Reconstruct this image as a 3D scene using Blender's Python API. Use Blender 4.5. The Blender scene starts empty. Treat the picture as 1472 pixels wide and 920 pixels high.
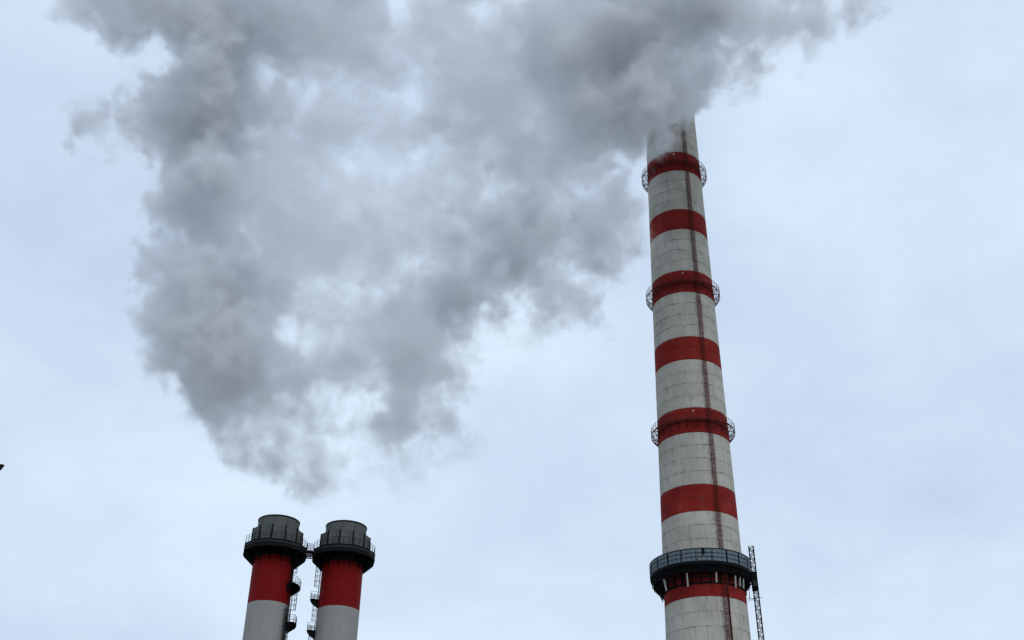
import bpy, math, random
import numpy as np
from mathutils import Vector, Matrix

SC = bpy.context.scene
COL = SC.collection
rad = math.radians

# ------------------------------------------------------------------ camera
PITCH, ROLL = rad(31.1), rad(1.0)
cd = bpy.data.cameras.new('camera')
cam = bpy.data.objects.new('camera', cd); COL.objects.link(cam)
F = Vector((0, math.cos(PITCH), math.sin(PITCH)))
R0 = Vector((1, 0, 0)); U0 = R0.cross(F)
Rv = R0 * math.cos(ROLL) + U0 * math.sin(ROLL)
Uv = -R0 * math.sin(ROLL) + U0 * math.cos(ROLL)
m = Matrix((Rv, Uv, -F)).transposed().to_4x4()
m.translation = Vector((0, 0, 1.6))
cam.matrix_world = m
cd.sensor_fit = 'HORIZONTAL'; cd.sensor_width = 36.0
cd.lens = 1640.0 / 1472.0 * 36.0
cd.clip_start = 0.1; cd.clip_end = 12000
SC.camera = cam

# ------------------------------------------------------------------ render
SC.view_settings.view_transform = 'Standard'
SC.view_settings.look = 'None'
SC.view_settings.exposure = 0.0
SC.view_settings.gamma = 1.0
SC.view_settings.use_curve_mapping = False
cy = SC.cycles
cy.use_denoising = True
try: cy.denoiser = 'OPENIMAGEDENOISE'
except Exception: pass
cy.max_bounces = 16; cy.diffuse_bounces = 3; cy.glossy_bounces = 2
cy.volume_bounces = 8
cy.transparent_max_bounces = 8
cy.volume_step_rate = 2.0
cy.volume_max_steps = 512

# ------------------------------------------------------------------ sky and sun
SUN_EL, SUN_AZ = rad(52), rad(150)          # azimuth from +Y towards +X : behind the camera, to the right
w = bpy.data.worlds.new('World'); SC.world = w; w.use_nodes = True
nt = w.node_tree; N = nt.nodes; L = nt.links
for n in list(N): N.remove(n)
out = N.new('ShaderNodeOutputWorld'); bg = N.new('ShaderNodeBackground'); bg.inputs['Strength'].default_value = 0.1
sky = N.new('ShaderNodeTexSky'); sky.sky_type = 'NISHITA'; sky.sun_disc = False
sky.sun_elevation = SUN_EL; sky.sun_rotation = SUN_AZ; sky.dust_density = 4.0
tc = N.new('ShaderNodeTexCoord')
mp = N.new('ShaderNodeMapping'); mp.inputs['Scale'].default_value = (1, 1, 1.6); mp.inputs['Location'].default_value = (3.1, 0.4, 1.7)
no = N.new('ShaderNodeTexNoise'); no.inputs['Scale'].default_value = 3.2; no.inputs['Detail'].default_value = 5; no.inputs['Roughness'].default_value = 0.5
no.inputs['Distortion'].default_value = 0.4
cr = N.new('ShaderNodeValToRGB')
cr.color_ramp.elements[0].position = 0.33; cr.color_ramp.elements[0].color = (0.540, 0.653, 0.825, 1)
cr.color_ramp.elements[1].position = 0.68; cr.color_ramp.elements[1].color = (0.728, 0.854, 0.988, 1)
ml = N.new('ShaderNodeVectorMath'); ml.operation = 'SCALE'; ml.inputs['Scale'].default_value = 10.9
mx = N.new('ShaderNodeMix'); mx.data_type = 'RGBA'; mx.inputs['Factor'].default_value = 0.93   # thick overcast in front of the blue
L.new(tc.outputs['Generated'], mp.inputs['Vector']); L.new(mp.outputs[0], no.inputs['Vector'])
n2 = N.new('ShaderNodeTexNoise'); n2.inputs['Scale'].default_value = 11.0; n2.inputs['Detail'].default_value = 6; n2.inputs['Roughness'].default_value = 0.6; n2.inputs['Distortion'].default_value = 0.8
mf = N.new('ShaderNodeMix'); mf.data_type = 'FLOAT'; mf.inputs['Factor'].default_value = 0.20
L.new(mp.outputs[0], n2.inputs['Vector']); L.new(no.outputs['Fac'], mf.inputs['A']); L.new(n2.outputs['Fac'], mf.inputs['B'])
L.new(mf.outputs['Result'], cr.inputs['Fac']); L.new(cr.outputs['Color'], ml.inputs[0])
L.new(sky.outputs['Color'], mx.inputs['A']); L.new(ml.outputs[0], mx.inputs['B'])
L.new(mx.outputs['Result'], bg.inputs['Color']); L.new(bg.outputs[0], out.inputs['Surface'])

sl = bpy.data.lights.new('sun', 'SUN'); sl.energy = 0.8; sl.angle = rad(30); sl.color = (1.0, 0.97, 0.93)
so = bpy.data.objects.new('sun', sl); COL.objects.link(so)
sd = Vector((math.cos(SUN_EL) * math.sin(SUN_AZ), math.cos(SUN_EL) * math.cos(SUN_AZ), math.sin(SUN_EL)))
so.rotation_euler = sd.to_track_quat('Z', 'Y').to_euler(); so.location = (30, -40, 80)

# ------------------------------------------------------------------ helpers
def P(t, r, z):                        # t degrees from the side that faces the camera, positive to the right
    a = rad(t); return Vector((r * math.sin(a), -r * math.cos(a), z))

class MB:
    def __init__(s): s.v = []; s.f = []
    def add(s, vs, fs):
        o = len(s.v); s.v += [tuple(v) for v in vs]; s.f += [tuple(i + o for i in f) for f in fs]; return s
    def tube(s, a, b, r, n=5):
        a, b = Vector(a), Vector(b); d = (b - a).normalized()
        u = d.orthogonal().normalized(); w_ = d.cross(u); vs = []
        for p in (a, b):
            for i in range(n):
                t = 2 * math.pi * i / n; vs.append(p + u * (r * math.cos(t)) + w_ * (r * math.sin(t)))
        fs = [(i, (i + 1) % n, n + (i + 1) % n, n + i) for i in range(n)] + [tuple(range(n))[::-1], tuple(range(n, 2 * n))]
        return s.add(vs, fs)
    def path(s, pts, r, n=5, closed=False):
        k = len(pts)
        for i in range(k if closed else k - 1): s.tube(pts[i], pts[(i + 1) % k], r, n)
        return s
    def beam(s, a, b, wd, ht, up=(0, 0, 1)):
        a, b, up = Vector(a), Vector(b), Vector(up); d = (b - a).normalized()
        x = d.cross(up).normalized(); y = x.cross(d)
        vs = [p + x * (sx * wd / 2) + y * (sy * ht / 2) for p in (a, b) for sx, sy in ((-1, -1), (1, -1), (1, 1), (-1, 1))]
        return s.add(vs, [(0, 1, 2, 3), (4, 7, 6, 5), (0, 4, 5, 1), (1, 5, 6, 2), (2, 6, 7, 3), (3, 7, 4, 0)])
    def box(s, c, sx, sy, sz, t=0):
        c = Vector(c); a = rad(t); x = Vector((math.cos(a), math.sin(a), 0)); y = Vector((-math.sin(a), math.cos(a), 0))
        vs = [c + x * (i * sx / 2) + y * (j * sy / 2) + Vector((0, 0, k * sz / 2)) for k in (-1, 1) for i, j in ((-1, -1), (1, -1), (1, 1), (-1, 1))]
        return s.add(vs, [(3, 2, 1, 0), (4, 5, 6, 7), (0, 1, 5, 4), (1, 2, 6, 5), (2, 3, 7, 6), (3, 0, 4, 7)])
    def lathe(s, prof, seg=96, t0=0, t1=360, closed=False, off=(0, 0)):
        full = abs(t1 - t0) >= 359.9; n = seg if full else seg + 1; k = len(prof); vs = []
        for i in range(n):
            t = t0 + (t1 - t0) * i / seg
            for r, z in prof:
                p = P(t, r, z); vs.append((p.x + off[0], p.y + off[1], p.z))
        fs = []
        for i in range(seg):
            i2 = (i + 1) % n
            for j in range(k if closed else k - 1):
                j2 = (j + 1) % k; fs.append((i * k + j, i2 * k + j, i2 * k + j2, i * k + j2))
        if closed and not full: fs += [tuple(range(k)), tuple(range((n - 1) * k, n * k))[::-1]]
        return s.add(vs, fs)
    def ring(s, ri, ro, z0, z1, seg=96, t0=0, t1=360, off=(0, 0)):
        return s.lathe([(ri, z0), (ro, z0), (ro, z1), (ri, z1)], seg, t0, t1, True, off)
    def prism(s, pts, thick, nrm):
        nrm = Vector(nrm).normalized() * (thick / 2); k = len(pts)
        vs = [Vector(p) - nrm for p in pts] + [Vector(p) + nrm for p in pts]
        return s.add(vs, [tuple(range(k))[::-1], tuple(range(k, 2 * k))] + [(i, (i + 1) % k, k + (i + 1) % k, k + i) for i in range(k)])
    def mesh(s, name, mat, smooth=None):
        me = bpy.data.meshes.new(name); me.from_pydata(s.v, [], s.f); me.update()
        if mat: me.materials.append(mat)
        if smooth:
            me.polygons.foreach_set('use_smooth', [True] * len(me.polygons))
            try: me.set_sharp_from_angle(angle=rad(smooth))
            except Exception: pass
        return me
    def build(s, name, mat, parent=None, smooth=None, label=None):
        return link(name, s.mesh(name, mat, smooth), parent, label)

def link(name, me, parent=None, label=None):
    o = bpy.data.objects.new(name, me); COL.objects.link(o)
    if parent: o.parent = parent
    if label: o['label'] = label
    return o
def copy(o, parent, rotz=0):
    c = o.copy(); COL.objects.link(c); c.parent = parent; c.rotation_euler = (0, 0, rotz); return c
def thing(name, label, cat, loc, rz=0, group=None):
    o = bpy.data.objects.new(name, None); COL.objects.link(o); o.location = loc; o.rotation_euler = (0, 0, rz)
    o['label'] = label; o['category'] = cat
    if group: o['group'] = group
    return o

# ------------------------------------------------------------------ materials
class G:
    """small node-graph builder"""
    def __init__(s, name):
        s.m = bpy.data.materials.new(name); s.m.use_nodes = True; s.t = s.m.node_tree; s.n = s.t.nodes; s.l = s.t.links
        s.b = s.n['Principled BSDF']; s.tc = s.n.new('ShaderNodeTexCoord').outputs['Object']
    def put(s, sock, v):
        if hasattr(v, 'links') or hasattr(v, 'is_linked'): s.l.new(v, sock)
        else: sock.default_value = v
    def math(s, op, a, b=0.0, c=0.0):
        n = s.n.new('ShaderNodeMath'); n.operation = op
        s.put(n.inputs[0], a); s.put(n.inputs[1], b); s.put(n.inputs[2], c); return n.outputs[0]
    def vec(s, x, y, z):
        n = s.n.new('ShaderNodeCombineXYZ'); s.put(n.inputs[0], x); s.put(n.inputs[1], y); s.put(n.inputs[2], z); return n.outputs[0]
    def noise(s, v, sc, det=4, ro=0.55):
        n = s.n.new('ShaderNodeTexNoise'); s.l.new(v, n.inputs['Vector']); n.inputs['Scale'].default_value = sc
        n.inputs['Detail'].default_value = det; n.inputs['Roughness'].default_value = ro; return n.outputs['Fac']
    def white(s, v):
        n = s.n.new('ShaderNodeTexWhiteNoise'); n.noise_dimensions = '3D'; s.l.new(v, n.inputs['Vector']); return n.outputs['Value']
    def ramp(s, f, a, b):
        n = s.n.new('ShaderNodeMapRange'); n.interpolation_type = 'SMOOTHSTEP'; s.put(n.inputs[0], f)
        n.inputs[1].default_value = a; n.inputs[2].default_value = b; return n.outputs[0]
    def mix(s, f, a, b):
        n = s.n.new('ShaderNodeMix'); n.data_type = 'RGBA'; s.put(n.inputs['Factor'], f)
        s.put(n.inputs['A'], a); s.put(n.inputs['B'], b); return n.outputs['Result']
    def mul(s, a, b): return s.math('MULTIPLY', a, b)
    def done(s, col, rough, bump=None, dist=0.02, metal=0.0, spec=0.22):
        s.b.inputs['Specular IOR Level'].default_value = spec; s.put(s.b.inputs['Base Color'], col); s.put(s.b.inputs['Roughness'], rough); s.b.inputs['Metallic'].default_value = metal
        if bump is not None:
            n = s.n.new('ShaderNodeBump'); n.inputs['Distance'].default_value = dist; n.inputs['Strength'].default_value = 0.6
            s.l.new(bump, n.inputs['Height']); s.l.new(n.outputs[0], s.b.inputs['Normal'])
        return s.m

LIFT, Z_RED = 2.513, 60.53        # height of one concrete pour, foot of the lowest red band in view

def concrete(name, base, alt, stain, rust_amt, chip=None):
    g = G(name); sx = g.n.new('ShaderNodeSeparateXYZ'); g.l.new(g.tc, sx.inputs[0]); x, y, z = sx.outputs
    ang = g.math('ARCTAN2', x, g.mul(y, -1.0)); u = g.mul(ang, 6.5)
    streak = g.noise(g.vec(u, g.mul(z, 0.10), 0.0), 1.6, 6, 0.62)
    streak2 = g.noise(g.vec(u, g.mul(z, 0.22), 7.0), 4.5, 4, 0.6)
    blotch = g.noise(g.tc, 0.22, 5, 0.6); grain = g.noise(g.tc, 3.2, 6, 0.65)
    ph = g.math('DIVIDE', g.math('SUBTRACT', z, Z_RED), LIFT); row = g.math('FLOOR', ph); fr = g.math('FRACT', ph)
    # each pour came out a slightly different tone; each shutter board too
    N_B = 22
    up = g.math('MULTIPLY', ang, N_B / (2 * math.pi)); colm = g.math('FLOOR', up); fu = g.math('FRACT', up)
    tone = g.white(g.vec(colm, row, 3.0)); tone_row = g.white(g.vec(0.0, row, 9.0))
    c = g.mix(g.ramp(blotch, 0.3, 0.7), base, alt)
    c = g.mix(g.mul(tone, 0.20), c, stain)
    c = g.mix(g.mul(tone_row, 0.12), c, stain)
    c = g.mix(g.mul(g.ramp(streak, 0.50, 0.80), 0.50), c, stain)
    c = g.mix(g.mul(g.ramp(streak2, 0.53, 0.76), 0.46), c, stain)
    c = g.mix(g.mul(g.ramp(grain, 0.45, 0.75), 0.22), c, stain)
    # cold joints: dirt caught along parts of the pour line
    jd = g.math('MINIMUM', fr, g.math('SUBTRACT', 1.0, fr))
    jn = g.noise(g.vec(u, row, 2.0), 0.7, 4, 0.65); wob = g.noise(g.vec(u, row, 5.0), 2.2, 3)
    jm = g.mul(g.math('SUBTRACT', 1.0, g.ramp(g.math('SUBTRACT', jd, g.mul(wob, 0.05)), 0.0, 0.05)), g.ramp(jn, 0.44, 0.66))
    c = g.mix(g.mul(jm, 0.50), c, (0.035, 0.034, 0.03, 1))
    # runs of dirt below the joints
    run = g.mul(g.ramp(fr, 0.35, 1.0), g.ramp(g.noise(g.vec(g.mul(u, 1.0), g.mul(row, 3.7), 1.0), 2.6, 4, 0.7), 0.52, 0.72))
    c = g.mix(g.mul(run, 0.55), c, (0.06, 0.058, 0.05, 1))
    # upright shutter seams, only here and there
    vd = g.math('MINIMUM', fu, g.math('SUBTRACT', 1.0, fu))
    vm = g.mul(g.math('SUBTRACT', 1.0, g.ramp(vd, 0.0, 0.055)), g.ramp(g.mul(g.white(g.vec(colm, row, 1.0)), g.noise(g.vec(u, z, 0.0), 0.9, 3)), 0.27, 0.45))
    c = g.mix(g.mul(vm, 0.32), c, (0.05, 0.048, 0.043, 1))
    # rust washed down from the ladder
    rr = g.mul(g.math('SUBTRACT', 1.0, g.ramp(g.math('ABSOLUTE', g.math('SUBTRACT', ang, 0.47)), 0.02, 0.16)), g.ramp(streak2, 0.42, 0.66))
    c = g.mix(g.mul(rr, rust_amt), c, (0.10, 0.045, 0.03, 1))
    if chip:                                               # paint gone pale or flaked off in spots
        c = g.mix(g.mul(g.ramp(g.math('ADD', g.mul(grain, 0.6), g.mul(streak2, 0.4)), 0.56, 0.68), 0.5), c, chip)
        c = g.mix(g.mul(g.ramp(g.noise(g.vec(g.mul(u, 0.5), g.mul(z, 0.35), 3.0), 1.1, 5, 0.65), 0.52, 0.75), 0.35), c, chip)
    h = g.math('SUBTRACT', grain, g.math('ADD', g.mul(jm, 1.5), vm))
    return g.done(c, 0.9, h, 0.04, 0.0, 0.1)

def painted(name, base, dirt, rough=0.6, sc=1.0, amt=0.5, metal=0.0, spec=0.2):
    g = G(name); sx = g.n.new('ShaderNodeSeparateXYZ'); g.l.new(g.tc, sx.inputs[0]); x, y, z = sx.outputs
    st = g.noise(g.vec(g.mul(x, 1.0), g.mul(y, 1.0), g.mul(z, 0.12)), 2.2 * sc, 6, 0.62)
    bl = g.noise(g.tc, 0.6 * sc, 5, 0.6); gr = g.noise(g.tc, 7 * sc, 4, 0.6)
    c = g.mix(g.mul(g.ramp(st, 0.45, 0.8), amt), base, dirt)
    c = g.mix(g.mul(g.ramp(bl, 0.42, 0.75), amt * 0.7), c, dirt)
    c = g.mix(g.mul(g.ramp(gr, 0.5, 0.8), amt * 0.35), c, dirt)
    return g.done(c, g.math('ADD', rough, g.mul(gr, 0.15)), gr, 0.006, metal, spec)

M_WHITE = concrete('weathered_white_concrete', (0.59, 0.56, 0.495, 1), (0.47, 0.445, 0.39, 1), (0.23, 0.215, 0.185, 1), 0.55)
M_RED = concrete('weathered_red_concrete', (0.31, 0.026, 0.018, 1), (0.225, 0.014, 0.013, 1), (0.075, 0.010, 0.010, 1), 0.2, (0.30, 0.075, 0.06, 1))
M_RUST = painted('rusty_red_steel', (0.15, 0.027, 0.020, 1), (0.05, 0.016, 0.012, 1), 0.75, 3, 0.7, 0.0, 0.08)
M_GALL = painted('gallery_red_steel', (0.14, 0.018, 0.016, 1), (0.035, 0.010, 0.009, 1), 0.7, 2, 0.7)
M_DARK = painted('dark_painted_steel', (0.008, 0.009, 0.010, 1), (0.004, 0.004, 0.004, 1), 0.7, 2, 0.5, 0.0, 0.08)
M_STEEL = painted('dull_galvanised_steel', (0.035, 0.038, 0.042, 1), (0.02, 0.021, 0.022, 1), 0.6, 2, 0.5)
M_FENCE = painted('grey_blue_screen_sheet', (0.15, 0.195, 0.225, 1), (0.08, 0.10, 0.115, 1), 0.6, 1.5, 0.5)
M_ANT = painted('white_antenna_shell', (0.42, 0.42, 0.40, 1), (0.25, 0.245, 0.23, 1), 0.5, 1.5, 0.3)
M_LAMP = painted('lamp_glass_white', (0.75, 0.75, 0.74, 1), (0.5, 0.5, 0.48, 1), 0.3, 2, 0.2)
M_SWHITE = painted('stack_off_white_paint', (0.30, 0.295, 0.275, 1), (0.205, 0.202, 0.19, 1), 0.6, 0.7, 0.45)
M_SRED = painted('stack_deep_red_paint', (0.17, 0.0042, 0.0045, 1), (0.08, 0.0035, 0.004, 1), 0.65, 0.7, 0.5, 0.0, 0.08)
M_CROWN = painted('crown_grey_green_sheet', (0.115, 0.124, 0.116, 1), (0.045, 0.05, 0.047, 1), 0.65, 0.9, 0.7, 0.0, 0.1)
M_FLUE = painted('flue_sooty_sheet', (0.070, 0.076, 0.071, 1), (0.028, 0.031, 0.029, 1), 0.65, 0.9, 0.7, 0.0, 0.1)
M_LIP = painted('soot_black_steel', (0.006, 0.006, 0.007, 1), (0.003, 0.003, 0.003, 1), 0.75, 2, 0.4, 0.0, 0.06)
M_POST = painted('lamp_post_black_paint', (0.008, 0.008, 0.009, 1), (0.004, 0.004, 0.004, 1), 0.5, 2, 0.3)
def ground_mat():
    g = G('yard_gravel'); a = g.noise(g.tc, 0.05, 6, 0.6); b = g.noise(g.tc, 5.0, 6, 0.7)
    c = g.mix(g.ramp(a, 0.35, 0.65), (0.14, 0.13, 0.115, 1), (0.075, 0.085, 0.05, 1)); c = g.mix(g.mul(b, 0.5), c, (0.05, 0.05, 0.045, 1))
    return g.done(c, 0.95, b, 0.03)
M_GROUND = ground_mat()

# ------------------------------------------------------------------ ground
gm = MB(); gm.add([(-5000, -5000, 0), (5000, -5000, 0), (5000, 5000, 0), (-5000, 5000, 0)], [(0, 1, 2, 3)])
g_o = gm.build('ground', M_GROUND); g_o['kind'] = 'structure'; g_o['label'] = 'flat gravel yard under the chimneys'

# ------------------------------------------------------------------ shared builders
def arc_pts(t0, t1, r, z, n): return [P(t0 + (t1 - t0) * i / n, r, z) for i in range(n + 1)]

def ladder(parent, t, r_wall, z0, z1, mat, slope=0.0, width=0.55, stand=0.22, cage=True, pitch=0.30, hoop=1.0, depth=0.75, rr=0.03):
    """upright ladder with a safety cage, standing off the wall at angle t; r_wall(z) is the wall radius"""
    a = rad(t); out_ = Vector((math.sin(a), -math.cos(a), 0)); tan = Vector((math.cos(a), math.sin(a), 0))
    def at(z, off, side): return out_ * (r_wall(z) + off) + tan * side + Vector((0, 0, z))
    b = MB(); n = max(1, int((z1 - z0) / 5.0))
    for s in (-1, 1):
        b.path([at(z0 + (z1 - z0) * i / n, stand, s * width / 2) for i in range(n + 1)], rr * 1.3, 4)
    k = int((z1 - z0) / pitch)
    for i in range(k):
        z = z0 + pitch * (i + 0.5); b.tube(at(z, stand, -width / 2), at(z, stand, width / 2), rr * 0.8, 4)
    for i in range(int((z1 - z0) / 2.5) + 1):
        z = min(z0 + 2.5 * i + 0.4, z1 - 0.1)
        for s in (-1, 1): b.tube(at(z, -0.03, s * width / 2), at(z, stand, s * width / 2), rr, 4)
    lo = b.build('ladder', mat, parent)
    if cage:
        c = MB(); hw = width * 0.62
        shape = [(-hw, stand), (-hw, stand + depth * 0.55), (-hw * 0.6, stand + depth * 0.92), (0, stand + depth), (hw * 0.6, stand + depth * 0.92), (hw, stand + depth * 0.55), (hw, stand)]
        zz = z0 + 2.2 if z1 - z0 > 6 else z0 + 1.8
        zs = []
        while zz < z1: zs.append(zz); zz += hoop
        for z in zs: c.path([at(z, o, s_) for s_, o in shape], rr * 0.95, 4)
        if len(zs) > 1:
            for s_, o in shape[1:-1]:
                c.path([at(zs[0] + (zs[-1] - zs[0]) * i / n, o, s_) for i in range(n + 1)], rr * 0.8, 4)
        c.build('safety_cage', mat, lo)
    return lo
# ------------------------------------------------------------------ the tall striped chimney
AZ = rad(10.03); D = 195.0
chim = thing('tall_chimney', 'tall red and white banded concrete chimney rising at right into the smoke', 'chimney',
             (D * math.sin(AZ), D * math.cos(AZ), 0), -AZ)
def CR(z): return 7.88 - 0.0148 * z

N_LIFT = 45
for i in range(-4, N_LIFT):
    z0, z1 = Z_RED + i * LIFT, Z_RED + (i + 1) * LIFT
    red = (i % 6) in (0, 1) and i < 42
    g_ = 0.03
    prof = [(CR(z0) - g_, z0), (CR(z0) - g_, z0 + 0.035), (CR(z0 + 0.06), z0 + 0.06), (CR(z1), z1 - 0.02), (CR(z1) - g_, z1)]
    MB().lathe(prof, 96).build('concrete_ring', M_RED if red else M_WHITE, chim, 40)
zb = Z_RED - 4 * LIFT
MB().lathe([(CR(0) + 0.3, 0), (CR(0) + 0.3, 1.2), (CR(1.2), 1.2), (CR(zb), zb)], 96).build('shaft_base', M_WHITE, chim, 40)
zt = Z_RED + N_LIFT * LIFT
MB().lathe([(CR(zt) - 0.4, zt - 3), (CR(zt) - 0.4, zt + 0.25), (CR(zt) + 0.12, zt + 0.25), (CR(zt) + 0.12, zt + 0.002)], 96, closed=False).build('rim', M_WHITE, chim, 40)

def gallery(zf):
    ro, ri = CR(zf) + 1.22, CR(zf) - 0.02
    b = MB()
    b.ring(ro - 0.10, ro, zf - 0.16, zf + 0.04, 72)
    b.ring(ri, ri + 0.12, zf - 0.16, zf + 0.02, 72)
    for k in range(1, 4):
        r = ri + (ro - ri) * k / 4; b.ring(r - 0.05, r + 0.05, zf - 0.05, zf, 72)
    nb = 24
    for k in range(nb):
        t = 360 * (k + 0.5) / nb; b.beam(P(t, ri, zf - 0.09), P(t, ro - 0.02, zf - 0.09), 0.07, 0.10)
    gal = b.build('gallery', M_GALL, chim)
    r_ = MB()
    for h, rr in ((1.15, 0.045), (0.62, 0.03)):
        r_.lathe([(ro - 0.04 - rr, zf + h), (ro - 0.04, zf + h - rr), (ro - 0.04 + rr, zf + h), (ro - 0.04, zf + h + rr)], 72, closed=True)
    for k in range(nb * 2):
        t = 360 * k / (nb * 2); r_.beam(P(t, ro - 0.04, zf + 0.04), P(t, ro - 0.04, zf + 1.15), 0.05, 0.05, P(t, 1, 0))
    for k in range(nb):                                   # slanting stays in the rail bays
        t = 360 * k / nb; r_.tube(P(t, ro - 0.04, zf + 0.05), P(t + 360 / nb, ro - 0.04, zf + 1.12), 0.022, 4)
    r_.build('railing', M_GALL, gal)
    br = MB(); t = 360 * 0.5 / nb; zl = zf - 1.45
    br.beam(P(t, ro - 0.06, zf - 0.17), P(t, CR(zl), zl), 0.07, 0.09)
    br.beam(P(t, CR(zf) + 0.03, zf - 0.16), P(t, CR(zl) + 0.02, zl - 0.1), 0.10, 0.06, P(t, 1, 0))
    b0 = br.build('bracket', M_GALL, gal)
    for k in range(1, nb): copy(b0, gal, 2 * math.pi * k / nb)
    for t in (2.5, 52, 104):
        lm = MB(); lm.lathe([(0.001, zf + 1.18), (0.10, zf + 1.18), (0.11, zf + 1.38), (0.07, zf + 1.44), (0.001, zf + 1.45)], 10)
        q = P(t, ro - 0.04, 0); lm.v = [(x + q.x, y + q.y, z) for x, y, z in lm.v]
        lm.build('warning_lamp', M_LAMP if t < 90 else M_DARK, gal, 40)
for zf in (153.0, 123.06, 93.12): gallery(zf)

# service platform with the screen fence
OX = -0.45
ZP = 65.95; RO = 8.72
pl = MB()
pl.ring(CR(ZP) + 0.03, RO, ZP - 0.10, ZP, 84, off=(0, 0))
pl.ring(RO - 0.16, RO + 0.02, ZP - 0.42, ZP + 0.03, 84)
pl.ring(CR(ZP) + 0.02, CR(ZP) + 0.30, ZP - 0.45, ZP - 0.10, 84)
pl.ring(7.85, 8.0, ZP - 0.40, ZP - 0.10, 84)
plat = pl.build('service_platform', M_DARK, chim); plat.location.x = OX
NP = 21; OFFS = 5.6
def fence_panel():
    step = 360 / NP; t0 = -step / 2 + 0.25; t1 = step / 2 - 0.25; fr = MB()
    ts = [t0 + (t1 - t0) * i / 4 for i in range(5)]
    fr.lathe([(RO - 0.03, ZP + 0.10), (RO + 0.0, ZP + 0.10), (RO + 0.0, ZP + 2.24), (RO - 0.03, ZP + 2.24)], 4, t0, t1, True)
    return fr
def fence_frame():
    step = 360 / NP; t0 = -step / 2 + 0.25; t1 = step / 2 - 0.25; fr = MB()
    for z, h in ((0.09, 0.08), (0.80, 0.075), (1.52, 0.075), (2.26, 0.13)):
        fr.lathe([(RO - 0.05, ZP + z - h / 2), (RO + 0.05, ZP + z - h / 2), (RO + 0.05, ZP + z + h / 2), (RO - 0.05, ZP + z + h / 2)], 4, t0, t1, True)
    for t in (t0 + 0.3, t1 - 0.3): fr.beam(P(t, RO + 0.005, ZP + 0.06), P(t, RO + 0.005, ZP + 2.30), 0.10, 0.11, P(t, 1, 0))
    for t in (-step / 6, step / 6): fr.beam(P(t, RO + 0.002, ZP + 0.06), P(t, RO + 0.002, ZP + 2.28), 0.035, 0.04, P(t, 1, 0))
    return fr
f0 = fence_panel().build('fence_panel', M_FENCE, plat); f1 = fence_frame().build('fence_frame', M_DARK, plat)
for k in range(NP):
    t = k * 360 / NP + OFFS
    if k == 0: f0.rotation_euler.z = rad(t); f1.rotation_euler.z = rad(t)
    else: copy(f0, plat, rad(t)); copy(f1, plat, rad(t))
MB().box(P(4.6, RO + 0.10, ZP + 1.75), 0.42, 0.16, 1.1, 4.6).build('junction_box', M_DARK, plat)
# brackets below the platform
def p_bracket(t):
    b = MB(); zl = ZP - 3.3
    b.beam(P(t, CR(ZP) + 0.05, ZP - 0.26), P(t, RO - 0.14, ZP - 0.26), 0.14, 0.26)
    b.beam(P(t, RO - 0.25, ZP - 0.40), P(t, CR(zl) - OX * 0 + 0.05, zl), 0.14, 0.18)
    b.beam(P(t, RO - 0.20, ZP - 0.40), P(t, RO - 0.30, ZP - 1.55), 0.10, 0.12, P(t, 1, 0))
    b.beam(P(t, RO - 0.30, ZP - 1.5), P(t, CR(zl) + 0.05, zl + 0.5), 0.10, 0.12)
    b.beam(P(t, CR(zl + 1) + 0.08, zl - 0.2), P(t, CR(ZP) + 0.08, ZP - 0.4), 0.16, 0.12, P(t, 1, 0))
    b.beam(P(t, RO - 0.28, ZP - 1.45), P(t, CR(ZP) + 0.1, ZP - 1.45), 0.10, 0.12)
    return b
pb = p_bracket(0).build('bracket', M_DARK, plat); NBR = 28
for k in range(1, NBR): copy(pb, plat, 2 * math.pi * k / NBR)
MB().lathe([(RO - 0.62, ZP - 1.62), (RO - 0.56, ZP - 1.62), (RO - 0.13, ZP - 0.43), (RO - 0.19, ZP - 0.43)], 84, closed=True).build('skirt', M_LIP, plat)
MB().ring(CR(ZP) + 0.55, RO - 0.9, ZP - 0.62, ZP - 0.46, 84).build('cable_tray', M_DARK, plat)
MB().ring(7.55, 7.68, ZP - 2.3, ZP - 2.1, 84).build('middle_ring_beam', M_DARK, plat)
MB().ring(CR(62.9) + 0.0, CR(62.9) + 0.16, 62.75, 63.05, 96).build('tension_band', M_DARK, chim)
for t, r, z0, z1, lean in ((-50.5, 7.9, 62.2, 64.45, 0.35), (-16.2, 7.9, 62.05, 64.8, 0.0), (19, 7.9, 62.6, 65.0, -0.05), (45.5, 7.9, 62.2, 64.9, 0.0), (54, 7.9, 62.7, 65.0, 0.0), (62, 7.9, 62.6, 65.0, 0.0)):
    a0, a1 = P(t, r, z0), P(t, r + 0.15, z1); sh = P(t + 90, lean, 0)
    am = MB(); am.beam(a0 + sh, a1, 0.21, 0.12, P(t, 1, 0)); am.tube(a0 + sh * 0.9 + P(t, -0.16, 0) + Vector((0, 0, .1)), a1 + P(t, -0.16, 0.55), 0.045, 5)
    am.build('antenna_panel', M_ANT, plat)
MB().beam(P(86, RO - 0.75, ZP - 1.0), P(86, RO - 0.75, ZP - 4.4), 0.16, 0.10, P(86, 1, 0)).build('cable_drop', M_DARK, plat)
# climbing ladder and cables
ladder(chim, 27.6, CR, ZP + 0.1, zt + 0.8, M_RUST, width=0.55, stand=0.2, depth=0.62, hoop=0.9, rr=0.034)
ladder(chim, 27.6, CR, 30.0, ZP - 0.1, M_RUST, width=0.75, stand=0.25, depth=0.7, hoop=0.9, rr=0.036)
cb = MB()
for s, r0 in ((4.6, 0.055), (5.7, 0.06)):
    cb.path([P(27.6 + s, CR(z) + 0.12, z) for z in (30, 38, 46, 54, 62, ZP - 0.1)], r0, 6)
cb.build('power_cable', M_DARK, chim)

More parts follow.
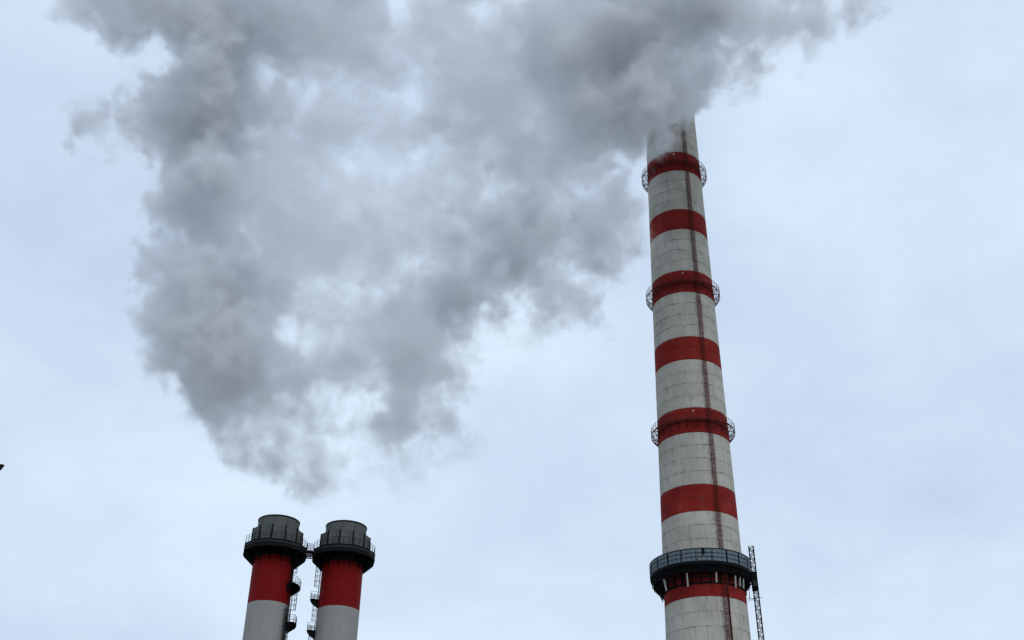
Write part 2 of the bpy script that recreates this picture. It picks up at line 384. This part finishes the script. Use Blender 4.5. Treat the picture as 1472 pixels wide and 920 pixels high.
# ------------------------------------------------------------------ hoist mast and its cage beside the platform
MR = 8.55
mpos = Vector((chim.location.x, chim.location.y, 0)) + Vector((math.cos(AZ), -math.sin(AZ), 0)) * MR
mast = thing('hoist_mast', 'thin black lattice hoist mast standing up the right side of the tall chimney', 'mast', mpos + Vector((math.cos(AZ), -math.sin(AZ), 0)) * (0.0148 * 71), -AZ)
mast.rotation_euler = (0, -0.0148, -AZ)                    # follows the taper of the shaft
hw = 0.40; ZM = 71.2
for sx, sy in ((-1, -1), (1, -1), (1, 1), (-1, 1)):
    MB().beam((sx * hw, sy * hw, 0), (sx * hw, sy * hw, ZM), 0.16, 0.16, (1, 0, 0)).build('leg', M_DARK, mast)
lat = MB(); zz = 36.0; k = 0
corners = [(-hw, -hw), (hw, -hw), (hw, hw), (-hw, hw)]
while zz < ZM - 0.2:
    z2 = min(zz + 0.75, ZM - 0.05)
    for i in range(4):
        a, b = corners[i], corners[(i + 1) % 4]
        lat.tube((*a, zz), (*b, zz), 0.06, 4)
        if k % 2: a, b = b, a
        lat.tube((*a, zz), (*b, z2), 0.06, 4)
    zz += 0.75; k += 1
for i in range(4): lat.tube((*corners[i], ZM - 0.03), (*corners[(i + 1) % 4], ZM - 0.03), 0.05, 4)
lat.build('lattice', M_DARK, mast)
for z in (61.9, 53.0, 44.0):
    tie = MB(); wx = -(MR + 0.0148 * 71 - 7.88) + 0.05
    tie.tube((-hw, -hw, z), (wx, -0.5, z + 0.05), 0.035, 5); tie.tube((-hw, hw, z), (wx, 0.5, z + 0.05), 0.035, 5); tie.tube((-hw - 0.3, -hw - 0.09, z - 0.1), (hw + 0.55, -hw - 0.09, z + 0.1), 0.04, 5)
    tie.build('wall_tie', M_DARK, mast)
hc = thing('hoist_cage', 'dark hoist cage hanging on the lattice mast at the level of the chimney platform', 'hoist', mpos + Vector((math.cos(AZ), -math.sin(AZ), 0)) * (0.0148 * 6) + Vector((math.sin(-AZ) * 1.05, -math.cos(AZ) * 1.05, 63.1)), -AZ)
MB().box((-0.1, 0, 0.06), 1.06, 1.1, 0.12).build('floor', M_DARK, hc)
MB().box((-0.1, 0, 3.05), 1.06, 1.1, 0.10).build('roof', M_DARK, hc)
for sx, sy in ((-1, -1), (1, -1), (1, 1), (-1, 1)): MB().beam((-0.1 + sx * 0.48, sy * 0.5, 0.12), (-0.1 + sx * 0.48, sy * 0.5, 3.0), 0.09, 0.09, (1, 0, 0)).build('post', M_DARK, hc)
for sy in (-1, 1): MB().box((-0.1, sy * 0.52, 1.5), 0.86, 0.035, 2.7).build('wall_panel', M_DARK, hc)
for sx in (-1, 1): MB().box((-0.1 + sx * 0.50, 0, 1.1), 0.035, 0.9, 1.9).build('wall_panel', M_DARK, hc)
MB().box((-0.05, -0.70, 0.9), 0.6, 0.30, 1.0).build('drive_unit', M_STEEL, hc)

# ------------------------------------------------------------------ the two steel stacks
SRAD = 3.18; SH = 67.0; ZW = 53.4; T12 = 17.0
def s_wall(z): return SRAD
crown_cache = {}
def poly_ring(ri, ro, z0, z1, ro2=None):
    b = MB(); ro2 = ro if ro2 is None else ro2
    b.lathe([(ri, z0), (ro2, z0), (ro, z1), (ri, z1)], 12, T12, T12 + 360, True); return b
def stack(name_label, az, Dd, ladders, landings, tilt):
    a = rad(az)
    st = thing('boiler_stack', name_label, 'stack', (Dd * math.sin(a), Dd * math.cos(a), 0), -a, 'twin steel stacks under the steam')
    cc = crown_cache
    def shared(name, key, mk, mat, smooth=None, parent=st):
        if key not in cc: cc[key] = mk().mesh(name, mat, smooth)
        return link(name, cc[key], parent)
    PITCHR = 1.40
    def ringmb(z0, z1):
        return MB().lathe([(SRAD - 0.006, z0), (SRAD + 0.012, z0 + 0.02), (SRAD + 0.012, z0 + 0.07), (SRAD, z0 + 0.10), (SRAD, z1 - 0.01), (SRAD - 0.006, z1)], 72)
    z = ZW; k = 0
    while z < 62.55:
        z1 = min(z + PITCHR, 62.6); shared('steel_ring', ('r', k), lambda: ringmb(z, z1), M_SRED, 40); z = z1; k += 1
    for k in range(1, 9):
        shared('steel_ring', ('w', k), lambda: MB().lathe([(SRAD, ZW - k * PITCHR), (SRAD, ZW - (k - 1) * PITCHR - 0.03), (SRAD - 0.003, ZW - (k - 1) * PITCHR)], 72), M_SWHITE, 40)
    shared('shaft_base', 'base', lambda: MB().lathe([(SRAD + 0.4, 0), (SRAD + 0.4, 0.6), (SRAD, 0.6), (SRAD, ZW - 8 * PITCHR)], 72), M_SWHITE, 40)
    # crown: flue end, wind screen panels, lip
    fl = shared('flue', 'flue', lambda: MB().lathe([(SRAD, 62.6), (SRAD, 64.6), (SRAD + 0.02, 64.6), (SRAD + 0.03, SH - 0.22)], 72), M_CROWN, 40)
    shared('lip', 'lip', lambda: MB().lathe([(SRAD + 0.02, SH - 0.22), (SRAD + 0.10, SH - 0.20), (SRAD + 0.12, SH - 0.05), (SRAD + 0.06, SH), (SRAD - 0.15, SH), (SRAD - 0.15, SH - 3)], 72), M_LIP, 40, fl)
    scr = shared('wind_screen', 'scrtop', lambda: poly_ring(SRAD + 0.05, 3.93, 65.12, 65.17), M_CROWN)
    def panel():
        b = MB(); q0, q1 = P(T12 + 1.6, 3.93, 0), P(T12 + 28.4, 3.93, 0)
        n = P(T12 + 15, 1, 0)
        return b.prism([q0 + Vector((0, 0, 62.72)), q1 + Vector((0, 0, 62.72)), q1 + Vector((0, 0, 65.11)), q0 + Vector((0, 0, 65.11))], 0.05, n)
    p0 = shared('screen_panel', 'panel', panel, M_CROWN, None, scr)
    v0 = shared('screen_post', 'spost', lambda: MB().beam(P(T12, 3.99, 62.65), P(T12, 3.99, 65.16), 0.16, 0.16, P(T12, 1, 0)), M_LIP, None, scr)
    for k in range(1, 12): copy(p0, scr, rad(30 * k)); copy(v0, scr, rad(30 * k))
    # platform
    ZF = 62.55; RP = 4.95
    def plm():
        b = poly_ring(SRAD + 0.01, RP, ZF - 0.10, ZF)
        b.v += []; c = poly_ring(RP - 0.10, RP + 0.03, ZF - 0.30, ZF + 0.02); b.add(c.v, c.f)
        c = poly_ring(RP - 0.14, RP + 0.0, ZF - 1.15, ZF - 0.52, RP + 0.06); b.add(c.v, c.f)
        c = poly_ring(SRAD + 0.01, RP - 0.1, ZF - 1.15, ZF - 1.02); b.add(c.v, c.f); b.ring(SRAD + 0.01, SRAD + 0.10, ZF - 2.0, ZF - 1.16, 48)  # last ring: dark collar put on the shaft as shading below the platform
        return b
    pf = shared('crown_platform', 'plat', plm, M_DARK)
    shared('toe_plate', 'toe', lambda: poly_ring(RP - 0.10, RP + 0.045, ZF - 0.515, ZF - 0.305), M_STEEL, None, pf)
    def gus():
        b = MB(); q = lambda r, z: P(T12, r, z)
        b.prism([q(SRAD + 0.01, ZF - 1.16), q(RP - 0.0, ZF - 1.16), q(RP - 0.06, ZF - 1.34), q(SRAD + 0.01, ZF - 2.95)], 0.10, P(T12 + 90, 1, 0)); return b
    g0 = shared('gusset', 'gus', gus, M_DARK, None, pf)
    def gus2():
        b = MB(); q = lambda r, z: P(T12 + 15, r, z); b.beam(q(RP - 0.25, ZF - 1.2), q(SRAD + 0.03, ZF - 2.6), 0.09, 0.12); return b
    s0 = shared('strut', 'strut', gus2, M_DARK, None, pf)
    for k in range(1, 12): copy(g0, pf, rad(30 * k)); copy(s0, pf, rad(30 * k))
    def rail():
        b = MB()
        for h in (1.12, 0.76, 0.40): b.path([P(T12 + 30 * k, RP - 0.06, ZF + h) for k in range(12)], 0.032, 5, True)
        for k in range(12):
            for f in (0.0, 1 / 3, 2 / 3):
                q = P(T12 + 30 * k, RP - 0.06, 0).lerp(P(T12 + 30 * k + 30, RP - 0.06, 0), f); b.tube(q + Vector((0, 0, ZF)), q + Vector((0, 0, ZF + 1.12)), 0.036, 5)
        return b
    shared('railing', 'rail', rail, M_DARK, None, pf)
    for (t0, t1, zf) in landings:
        ri, ro = SRAD + 0.01, SRAD + 1.32
        lb = MB(); lb.ring(ri, ro, zf - 0.14, zf, 8, t0, t1); ld = lb.build('landing', M_DARK, st)
        r_ = MB()
        for h in (1.1, 0.72, 0.36):
            r_.path([P(t0, ri + 0.1, zf + h)] + arc_pts(t0, t1, ro - 0.04, zf + h, 6) + [P(t1, ri + 0.1, zf + h)], 0.032, 4)
        for t in [t0 + (t1 - t0) * i / 6 for i in range(7)]: r_.tube(P(t, ro - 0.04, zf), P(t, ro - 0.04, zf + 1.1), 0.034, 4)
        r_.build('railing', M_DARK, ld)
        for t in (t0 + 3, (t0 + t1) / 2, t1 - 3):
            MB().prism([P(t, ri, zf - 0.142), P(t, ro - 0.05, zf - 0.142), P(t, ro - 0.10, zf - 0.32), P(t, ri, zf - 1.25)], 0.08, P(t + 90, 1, 0)).build('bracket', M_DARK, ld)
    for (t, z0, z1, cg) in ladders:
        ladder(st, t, s_wall, z0, z1, M_DARK, width=0.60, stand=0.20, depth=0.75, hoop=0.8, cage=cg, rr=0.036)
    return st
stackA = stack('left one of the twin red-topped steel stacks, ladder landings on its right', -11.95, 175.3,
      [(60, 56.5, 62.4, True), (83, 50.8, 57.5, True), (52, 44.6, 53.0, True)],
      [(44, 97, 56.5), (62, 100, 50.8), (48, 98, 44.9)], 0)
stackB = stack('right one of the twin red-topped steel stacks, ladder landings on its left', -8.48, 175.3,
      [(-95, 55.0, 61.4, True), (-104, 50.2, 56.1, True), (-95, 44.0, 51.2, True)],
      [(-124, -84, 55.0), (-126, -84, 50.2), (-120, -80, 44.3)], 0)
# electrical riser on the left stack
rz = MB(); 
for t in (56, 66): rz.tube(P(t, SRAD + 0.10, 42.5), P(t, SRAD + 0.10, 61.3), 0.05, 5)
rz.build('cable_riser', M_DARK, stackA)

# footbridge between the crowns
pa, pb_ = Vector(stackA.location), Vector(stackB.location); dv = pb_ - pa; Ls = dv.length; dv.normalize(); mid = (pa + pb_) / 2
fb = thing('footbridge', 'short railed steel footbridge joining the crowns of the twin stacks', 'bridge', (mid.x, mid.y, 62.0), math.atan2(dv.y, dv.x))
h = Ls / 2 - 4.86
MB().box((0, 0, 0.50), 2 * h, 0.95, 0.06).build('deck', M_DARK, fb)
rl = MB()
for s in (-1, 1):
    for z in (0.95, 1.30, 1.64): rl.tube((-h, s * 0.46, z), (h, s * 0.46, z), 0.032, 5)
    for i in range(5): rl.tube((-h + 2 * h * i / 4, s * 0.46, 0.5), (-h + 2 * h * i / 4, s * 0.46, 1.64), 0.034, 5)
rl.build('railing', M_DARK, fb)
tr = MB()
for s in (-1, 1):
    tr.beam((-h, s * 0.44, 0.40), (h, s * 0.44, 0.40), 0.10, 0.14); tr.beam((-h, s * 0.40, -0.45), (h, s * 0.40, -0.45), 0.10, 0.12)
    for i in range(3):
        x0, x1 = -h + 2 * h * i / 3, -h + 2 * h * (i + 1) / 3; tr.tube((x0, s * 0.42, -0.45), (x1, s * 0.42, 0.36), 0.06, 5); tr.tube((x1, s * 0.42, -0.45), (x1, s * 0.42, 0.36), 0.05, 5)
for i in range(4): tr.beam((-h + 2 * h * i / 3 * 0.98 + 0.02, -0.44, -0.42), (-h + 2 * h * i / 3 * 0.98 + 0.02, 0.44, -0.42), 0.09, 0.09)
tr.build('truss', M_DARK, fb)

# ------------------------------------------------------------------ street lamp at the left edge
TIP = Vector((-6.696, 14.0, 7.664))
lx = TIP.x
sp = thing('street_lamp', 'black street lamp head, only its flat-topped tip showing at the left edge', 'street lamp', (lx - 2.2, 14.0, 0))
MB().lathe([(0.11, 0), (0.11, 0.02), (0.075, 0.9), (0.05, TIP.z - 0.16), (0.001, TIP.z - 0.14)], 16).build('pole', M_POST, sp, 40)
MB().path([Vector((0, 0, TIP.z - 0.22)), Vector((0.25, 0, TIP.z - 0.1)), Vector((0.7, 0, TIP.z - 0.05)), Vector((1.35, 0, TIP.z - 0.04))], 0.035, 8).build('arm', M_POST, sp)
hd = MB(); rows = [(1.30, 0.05, 0.06), (1.5, 0.065, 0.12), (1.9, 0.06, 0.15), (2.10, 0.045, 0.14), (2.14, 0.04, 0.115), (2.175, 0.03, 0.075), (2.2, 0.022, 0.012)]
vs = []; 
for x, wy, dz in rows:
    for i in range(8):
        f = i / 7; vs.append((x, -wy + 2 * wy * f, TIP.z + 0.004 - dz * math.sin(math.pi * (0.12 + 0.76 * f))))
    vs += [(x, wy, TIP.z), (x, -wy, TIP.z)]
k = 10; fs = []
for r in range(len(rows) - 1):
    for i in range(k): fs.append((r * k + i, (r + 1) * k + i, (r + 1) * k + (i + 1) % k, r * k + (i + 1) % k))
fs += [tuple(range(k)), tuple(range((len(rows) - 1) * k, len(rows) * k))[::-1]]
hd.add(vs, fs).build('lamp_head', M_POST, sp)
# ------------------------------------------------------------------ steam plume: a real cloud on a voxel grid
PUFFS = np.array([                                         # x, y, z, radius, thickness of the steam
    (-70.7,163.9,171.2,12.5,1.00), (-80.7,163.8,172.9,8.4,0.80), (-88.9,164.8,173.8,5.3,0.40), (-60.6,163.6,164.5,13.7,1.20), (-48.8,163.2,169.2,11.7,1.00), (-62.6,165.6,152.7,10.7,1.35),
    (-58.1,168.4,145.6,11.5,1.40), (-61.7,167.7,139.8,7.9,1.30), (-69.5,167.2,144.3,6.9,0.80), (-71.4,165.9,142.1,5.8,1.10), (-75.7,166.6,142.9,4.2,1.10), (-78.6,166.2,142.9,3.7,1.40),
    (-81.6,166.2,143.4,1.8,1.00), (-58.0,165.6,130.0,9.4,1.40), (-54.7,166.7,120.0,8.2,1.40), (-59.8,169.5,114.2,7.4,1.30), (-62.8,168.9,110.8,3.9,0.80), (-53.3,170.1,107.4,11.6,1.50),
    (-55.1,170.1,99.2,7.9,1.40), (-59.3,168.7,98.0,3.1,1.00), (-48.1,168.4,94.7,9.9,1.50), (-46.4,170.1,89.0,6.3,1.20), (-43.6,169.4,104.3,6.6,0.90), (-40.1,170.3,93.9,5.7,0.80),
    (-42.8,170.9,84.3,5.1,1.10), (-38.5,169.0,82.8,5.5,0.80), (-34.9,170.6,78.7,4.5,1.20), (-33.3,171.0,75.2,4.3,1.50), (-37.0,170.5,77.3,4.1,1.30), (-29.6,169.8,77.8,4.5,1.30),
    (-31.9,170.0,83.4,4.1,0.50), (-40.9,169.9,78.2,2.8,0.50), (-26.4,171.0,78.8,3.0,0.70), (-48.2,169.2,115.7,7.0,1.00), (-49.9,167.3,131.5,7.2,0.90), (-38.8,166.5,124.7,11.9,0.45),
    (-35.6,168.4,140.9,9.9,0.42), (-22.4,168.0,121.6,8.8,0.45), (-17.8,168.6,128.4,7.7,0.45), (-17.0,169.2,114.9,6.8,0.70), (-24.2,168.3,112.7,6.8,0.60), (-23.8,166.3,144.5,6.6,0.35),
    (-16.0,166.8,145.1,6.6,0.50), (-29.5,166.1,149.5,5.3,0.50), (-24.9,164.8,160.9,6.8,0.50), (-15.2,165.5,156.4,5.4,0.50), (-44.9,167.8,136.9,7.2,0.45), (-37.5,166.5,112.6,8.5,0.50),
    (-29.3,166.3,117.2,8.0,0.45), (-26.2,169.0,105.9,6.7,0.40), (-31.8,168.2,102.4,6.0,0.40), (-30.3,168.4,111.9,5.5,0.70), (-25.3,169.3,94.9,4.7,0.30), (-33.4,169.1,93.3,4.7,0.30),
    (-43.0,169.2,118.9,6.3,0.50), (-45.1,165.5,146.8,6.6,0.50), (-31.2,169.1,94.7,6.6,0.70), (-25.7,168.0,101.0,6.9,0.75), (-24.2,169.7,95.2,5.9,0.70), (-20.2,169.2,89.7,4.9,0.70),
    (-27.2,169.4,89.0,4.9,0.40), (-31.7,170.5,86.3,5.3,0.80), (-35.2,169.3,88.2,5.3,0.80), (-38.7,170.5,79.7,4.3,1.00), (-36.0,171.2,77.7,3.6,1.00), (-42.0,169.3,82.6,4.3,1.00),
    (-42.6,169.0,84.0,5.0,1.00), (-33.1,169.8,79.5,4.5,0.90), (-18.3,170.6,84.6,4.8,0.90), (-14.9,170.1,87.7,5.8,1.00), (-15.9,168.2,95.9,8.7,1.20), (-20.9,168.6,100.1,5.4,0.80),
    (-11.1,168.5,94.8,5.6,1.00), (-8.8,168.8,101.9,4.8,1.00), (-7.5,168.5,97.1,3.5,0.90), (-30.4,169.8,97.9,7.1,0.70), (-15.4,170.3,106.8,9.2,1.20), (-7.1,170.0,113.4,8.7,1.30),
    (-2.9,168.8,119.5,9.0,1.30), (2.1,169.2,124.5,7.9,1.10), (-12.1,166.5,117.7,6.8,0.55), (7.1,167.3,118.6,6.5,0.90), (13.4,168.5,121.9,6.0,1.10), (16.5,167.4,113.7,3.7,0.70),
    (13.7,167.8,107.6,4.1,1.10), (18.6,167.2,109.7,3.2,1.00), (4.1,168.8,108.0,3.6,0.80), (8.9,169.2,107.5,4.1,1.00), (4.0,168.0,111.6,3.9,0.60), (17.4,165.7,122.3,4.0,0.70),
    (14.8,166.3,131.3,6.6,0.90), (7.7,165.9,133.2,7.9,0.80), (11.1,166.0,145.1,9.5,1.00), (16.7,167.0,154.9,10.8,1.20), (20.7,164.0,143.6,6.0,1.10), (23.9,162.0,147.1,6.8,1.20),
    (28.6,160.8,151.3,6.8,1.20), (31.9,161.5,150.2,4.2,1.00), (36.5,162.5,157.4,5.9,1.00), (41.9,161.3,160.0,6.7,1.00), (47.0,161.5,156.7,3.7,0.80), (48.8,160.3,164.7,7.0,1.00),
    (59.7,162.2,172.6,5.5,0.90), (66.1,160.9,173.8,5.5,1.10), (53.2,161.0,162.4,4.8,1.10), (45.4,161.2,154.6,4.0,1.00), (59.5,160.4,168.8,4.9,1.00), (1.2,165.4,141.0,9.4,0.55),
    (-5.7,166.8,156.0,11.5,0.50), (-14.2,164.0,166.1,10.3,0.45), (7.1,163.5,160.4,12.2,0.80), (21.5,163.3,166.2,12.3,1.00), (34.9,160.2,169.0,10.2,1.10), (-36.1,167.2,175.6,11.4,0.85),
    (-30.4,164.7,161.6,6.5,0.65), (-25.3,165.6,165.5,6.1,0.50), (-13.1,167.7,140.0,8.1,0.40), (-6.3,167.0,130.6,7.4,0.40), (-23.5,168.2,137.7,6.5,0.30), (-26.5,167.4,127.2,6.3,0.30),
    (-39.9,165.0,160.8,6.8,0.60), (-13.6,166.0,151.5,4.7,0.30), (-32.1,165.5,148.9,4.0,0.30), (-3.2,165.0,169.3,9.7,0.50), (26.1,174.0,152.0,3.0,2.20), (29.0,174.0,154.2,3.2,2.20),
    (32.0,174.0,156.8,3.1,2.20), (34.9,174.0,159.3,3.0,2.20), (26.9,174.0,156.0,3.1,1.50), (31.0,174.0,159.0,3.1,1.50), (34.8,174.0,162.1,3.1,1.50), (28.7,174.0,162.5,4.2,1.40),
    (36.8,174.0,166.5,4.3,1.30), (29.7,174.0,167.3,5.7,1.20), (21.5,163.7,143.7,3.4,1.00), (18.4,165.3,117.4,4.7,1.20), (18.4,166.6,126.0,4.0,1.10), (18.6,166.6,111.7,3.4,1.00),
    (15.9,168.1,108.3,3.4,0.90), (10.1,168.6,106.3,2.7,0.40), (-15.2,171.2,80.5,4.6,0.60), (-13.9,170.8,78.5,4.8,0.30), (-19.5,171.2,76.5,4.1,0.30), (-13.0,170.7,84.1,5.1,0.70),
    (-23.2,170.7,74.0,3.4,0.12), (-10.7,169.3,83.5,4.1,0.30), (-36.3,170.4,74.8,2.2,0.60), (-42.7,170.8,80.6,2.7,0.60), (-28.2,171.4,73.0,2.9,0.12), (-16.0,171.4,74.5,3.4,0.14),
    (-4.3,168.8,100.5,3.0,0.30), (-2.6,169.0,105.6,3.6,0.30), (2.9,169.1,105.1,2.9,0.25), (-86.5,165.0,189.3,11.6,0.90), (-65.9,166.2,195.5,17.0,1.00), (-38.9,164.4,194.1,14.6,0.70),
    (-12.6,165.1,195.6,15.5,0.70), (13.9,165.1,194.1,16.2,0.90), (36.1,159.2,187.7,13.5,1.00), (57.0,162.0,191.6,10.8,0.90), (69.3,161.6,187.3,6.4,0.70),
])
HOLES = np.array([
    (-21.8,167.0,153.6,3.2), (-40.1,167.0,153.6,2.7), (10.7,167.0,112.3,1.5), (-25.9,167.0,84.4,2.5), (-22.1,167.0,86.6,1.4), (-72.6,167.0,162.0,5.8),
    (-30.3,167.0,134.9,1.8), (24.0,167.0,136.9,2.6), (27.4,167.0,135.4,3.4), (28.2,167.0,126.6,3.8), (26.0,167.0,124.6,2.3), (24.8,167.0,121.1,3.0),
    (29.3,167.0,139.2,1.7), (24.8,167.0,126.5,2.8), (25.6,167.0,117.3,3.0), (24.6,167.0,109.2,2.4), (-5.2,167.0,91.4,3.5), (-37.3,167.0,100.2,1.7),
])
VOX = 0.9                                                  # coarse grid for the body of the plume
BIAS, EDGE = 0.9, 4.0
FINE = 0.42                                                # voxels of the finished cloud
lo = np.array([-101.0, 147.0, 64.5]); hi = np.array([82.0, 185.0, 203.0])
res = np.ceil((hi - lo) / VOX).astype(int) + 1; hi = lo + (res - 1) * VOX
ax_ = [(lo[i] + np.arange(res[i]) * VOX).astype(np.float32) for i in range(3)]
S = np.full(res, -9.0, np.float32); W = np.zeros(res, np.float32); WK = np.full(res, 1e-6, np.float32)
for x, y, z, r, wt in PUFFS:
    m_ = r * 1.5 + 6
    sl_ = tuple(slice(max(0, int((c - m_ - lo[i]) / VOX)), max(0, int((c + m_ - lo[i]) / VOX) + 2)) for i, c in enumerate((x, y, z)))
    d = np.sqrt((ax_[0][sl_[0]][:, None, None] - x) ** 2 + (ax_[1][sl_[1]][None, :, None] - y) ** 2 + (ax_[2][sl_[2]][None, None, :] - z) ** 2)
    s = r - d
    a = S[sl_]; k = 3.0; hh = np.clip(0.5 + 0.5 * (s - a) / k, 0, 1); S[sl_] = a * (1 - hh) + s * hh + k * hh * (1 - hh) * 0.5
    e = np.exp(-(d / r) ** 2 * 2.2).astype(np.float32); W[sl_] += e * wt; WK[sl_] += e
W /= WK
for x, y, z, r in HOLES:                                   # thin places one sees the sky through
    sl_ = tuple(slice(max(0, int((c - q - lo[i]) / VOX)), int((c + q - lo[i]) / VOX) + 2) for i, (c, q) in enumerate(((x, r * 2.5 + 8), (y, 26), (z, r * 2.5 + 18))))
    Y = ax_[1][sl_[1]][None, :, None] - y; X = ax_[0][sl_[0]][:, None, None] - x - Y * (x / y); Z = ax_[2][sl_[2]][None, None, :] - z - Y * (z / y)   # the gap slants through the cloud
    q = np.sqrt(X ** 2 + Z ** 2) - r
    S[sl_] = np.minimum(S[sl_], q * 1.3 + np.zeros_like(S[sl_]))
env = np.ones(res, np.float32)                             # fade out before the grid ends, and just over the stack mouths
for a_, (e0, e1) in enumerate(((4, 4), (4, 4), (5, 6))):
    e = np.ones(res[a_], np.float32); e[:e0] = np.linspace(0, 1, e0); e[-e1:] = np.linspace(1, 0, e1)
    sh = [1, 1, 1]; sh[a_] = -1; env *= e.reshape(sh)
S = np.clip(S, -8, 8); S = (S + 8) * env - 8; W = W * env

def grf(n, vox, l0, l1, beta, seed):
    """isotropic random field with structure between the lengths l0 and l1 (metres), unit spread"""
    n2 = [int(v + (-v) % 8) for v in n]
    r = np.random.default_rng(seed)
    f = np.fft.rfftn(r.standard_normal(n2, dtype=np.float32))
    kx, ky, kz = np.fft.fftfreq(n2[0], vox), np.fft.fftfreq(n2[1], vox), np.fft.rfftfreq(n2[2], vox)
    k = np.sqrt((kx ** 2)[:, None, None] + (ky ** 2)[None, :, None] + (kz ** 2)[None, None, :]).astype(np.float32) + 1e-6
    f *= k ** (-beta / 2) * np.exp(-(k * l0) ** 2 * 0.5) * (1 - np.exp(-(k * l1) ** 2))
    o_ = np.fft.irfftn(f, s=n2)[:n[0], :n[1], :n[2]].astype(np.float32)
    return (o_ - o_.mean()) / o_.std()
fres = np.ceil((hi - lo) / FINE).astype(int) + 1; fhi = lo + (fres - 1) * FINE
q = [np.arange(fres[i]) * FINE / VOX for i in range(3)]
wv = [grf(res, VOX, 2.0, 22, 3.6, 40 + i) * (1.25 / VOX) for i in range(3)]     # the air's own swirl
i0 = [np.minimum(np.rint(v).astype(np.int32), res[i] - 1) for i, v in enumerate(q)]
ix = np.ix_(*i0)
g_ = [np.clip(np.rint(q[i].astype(np.float32).reshape([-1 if j == i else 1 for j in range(3)]) + wv[i][ix] + grf(fres, FINE, 1.3, 7, 3.6, 60 + i) * (0.40 / FINE * FINE / VOX)), 0, res[i] - 1).astype(np.int32) for i in range(3)]
flat = (g_[0] * int(res[1]) + g_[1]) * int(res[2]) + g_[2]; del g_
body = S.ravel()[flat]; thick = W.ravel()[flat]; del flat
bil = np.abs(grf(fres, FINE, 2.6, 9, 3.0, 71)); bil2 = np.abs(grf(fres, FINE, 1.0, 4.5, 3.2, 72))
sv = body + 1.9 * grf(fres, FINE, 1.3, 22, 3.9, 70) + 0.7 * (bil - 0.8) + 0.45 * (bil2 - 0.8) + BIAS
sv = np.minimum(sv, (body + 2.4) * 1.3)                     # no loose specks far from the cloud
dens = np.clip(sv / EDGE, 0, 1); dens = dens * dens * (3 - 2 * dens)
dens *= thick * np.exp(0.46 * grf(fres, FINE, 0.9, 14, 3.5, 73) - 0.1)
dens[dens < 0.01] = 0

me = bpy.data.meshes.new('steam_samples'); NV = int(np.prod(fres)); me.vertices.add(NV)
for nm, arr in (('steam', dens),):
    me.attributes.new(nm, 'FLOAT', 'POINT').data.foreach_set('value', arr.ravel())
smoke = bpy.data.objects.new('smoke_plume', me); COL.objects.link(smoke)
smoke['kind'] = 'stuff'; smoke['label'] = 'grey billowing steam cloud spreading up from the twin stacks across the top of the tall chimney'

mv = bpy.data.materials.new('steam'); mv.use_nodes = True; t = mv.node_tree; t.nodes.remove(t.nodes['Principled BSDF'])
pv = t.nodes.new('ShaderNodeVolumePrincipled'); pv.inputs['Density'].default_value = 0.26; pv.inputs['Density Attribute'].default_value = 'density'
pv.inputs['Color'].default_value = (0.954, 0.961, 0.975, 1); pv.inputs['Anisotropy'].default_value = 0.35
t.links.new(pv.outputs[0], t.nodes['Material Output'].inputs['Volume'])
me.materials.append(mv)

ng = bpy.data.node_groups.new('steam_volume', 'GeometryNodeTree')
ng.interface.new_socket('Geometry', in_out='INPUT', socket_type='NodeSocketGeometry'); ng.interface.new_socket('Geometry', in_out='OUTPUT', socket_type='NodeSocketGeometry')
gi = ng.nodes.new('NodeGroupInput'); go = ng.nodes.new('NodeGroupOutput'); vc = ng.nodes.new('GeometryNodeVolumeCube')
vc.inputs['Min'].default_value = lo; vc.inputs['Max'].default_value = fhi
for nm, v in zip(('Resolution X', 'Resolution Y', 'Resolution Z'), fres): vc.inputs[nm].default_value = int(v)
def put(sock, v):
    if hasattr(v, 'is_linked'): ng.links.new(v, sock)
    else: sock.default_value = v
def vm(op, a, b, out='Vector'):
    q = ng.nodes.new('ShaderNodeVectorMath'); q.operation = op; put(q.inputs[0], a)
    put(q.inputs[3 if op == 'SCALE' else 1], b); return q.outputs[out]
pos = ng.nodes.new('GeometryNodeInputPosition').outputs[0]
idx = vm('DOT_PRODUCT', vm('FLOOR', vm('ADD', vm('SCALE', vm('SUBTRACT', pos, tuple(lo)), 1.0 / FINE), (0.5,) * 3), (0, 0, 0)), (float(fres[1] * fres[2]), float(fres[2]), 1.0), 'Value')
si = ng.nodes.new('GeometryNodeSampleIndex'); si.data_type = 'FLOAT'; si.domain = 'POINT'; si.clamp = True
na = ng.nodes.new('GeometryNodeInputNamedAttribute'); na.data_type = 'FLOAT'; na.inputs['Name'].default_value = 'steam'
put(si.inputs['Geometry'], gi.outputs[0]); put(si.inputs['Value'], na.outputs[0]); put(si.inputs['Index'], idx); put(vc.inputs['Density'], si.outputs[0])
sm_ = ng.nodes.new('GeometryNodeSetMaterial'); sm_.inputs['Material'].default_value = mv
put(sm_.inputs['Geometry'], vc.outputs[0]); put(go.inputs[0], sm_.outputs[0])
smoke.modifiers.new('steam', 'NODES').node_group = ng
print('steam grid', fres, NV, float((dens > 0).mean()))
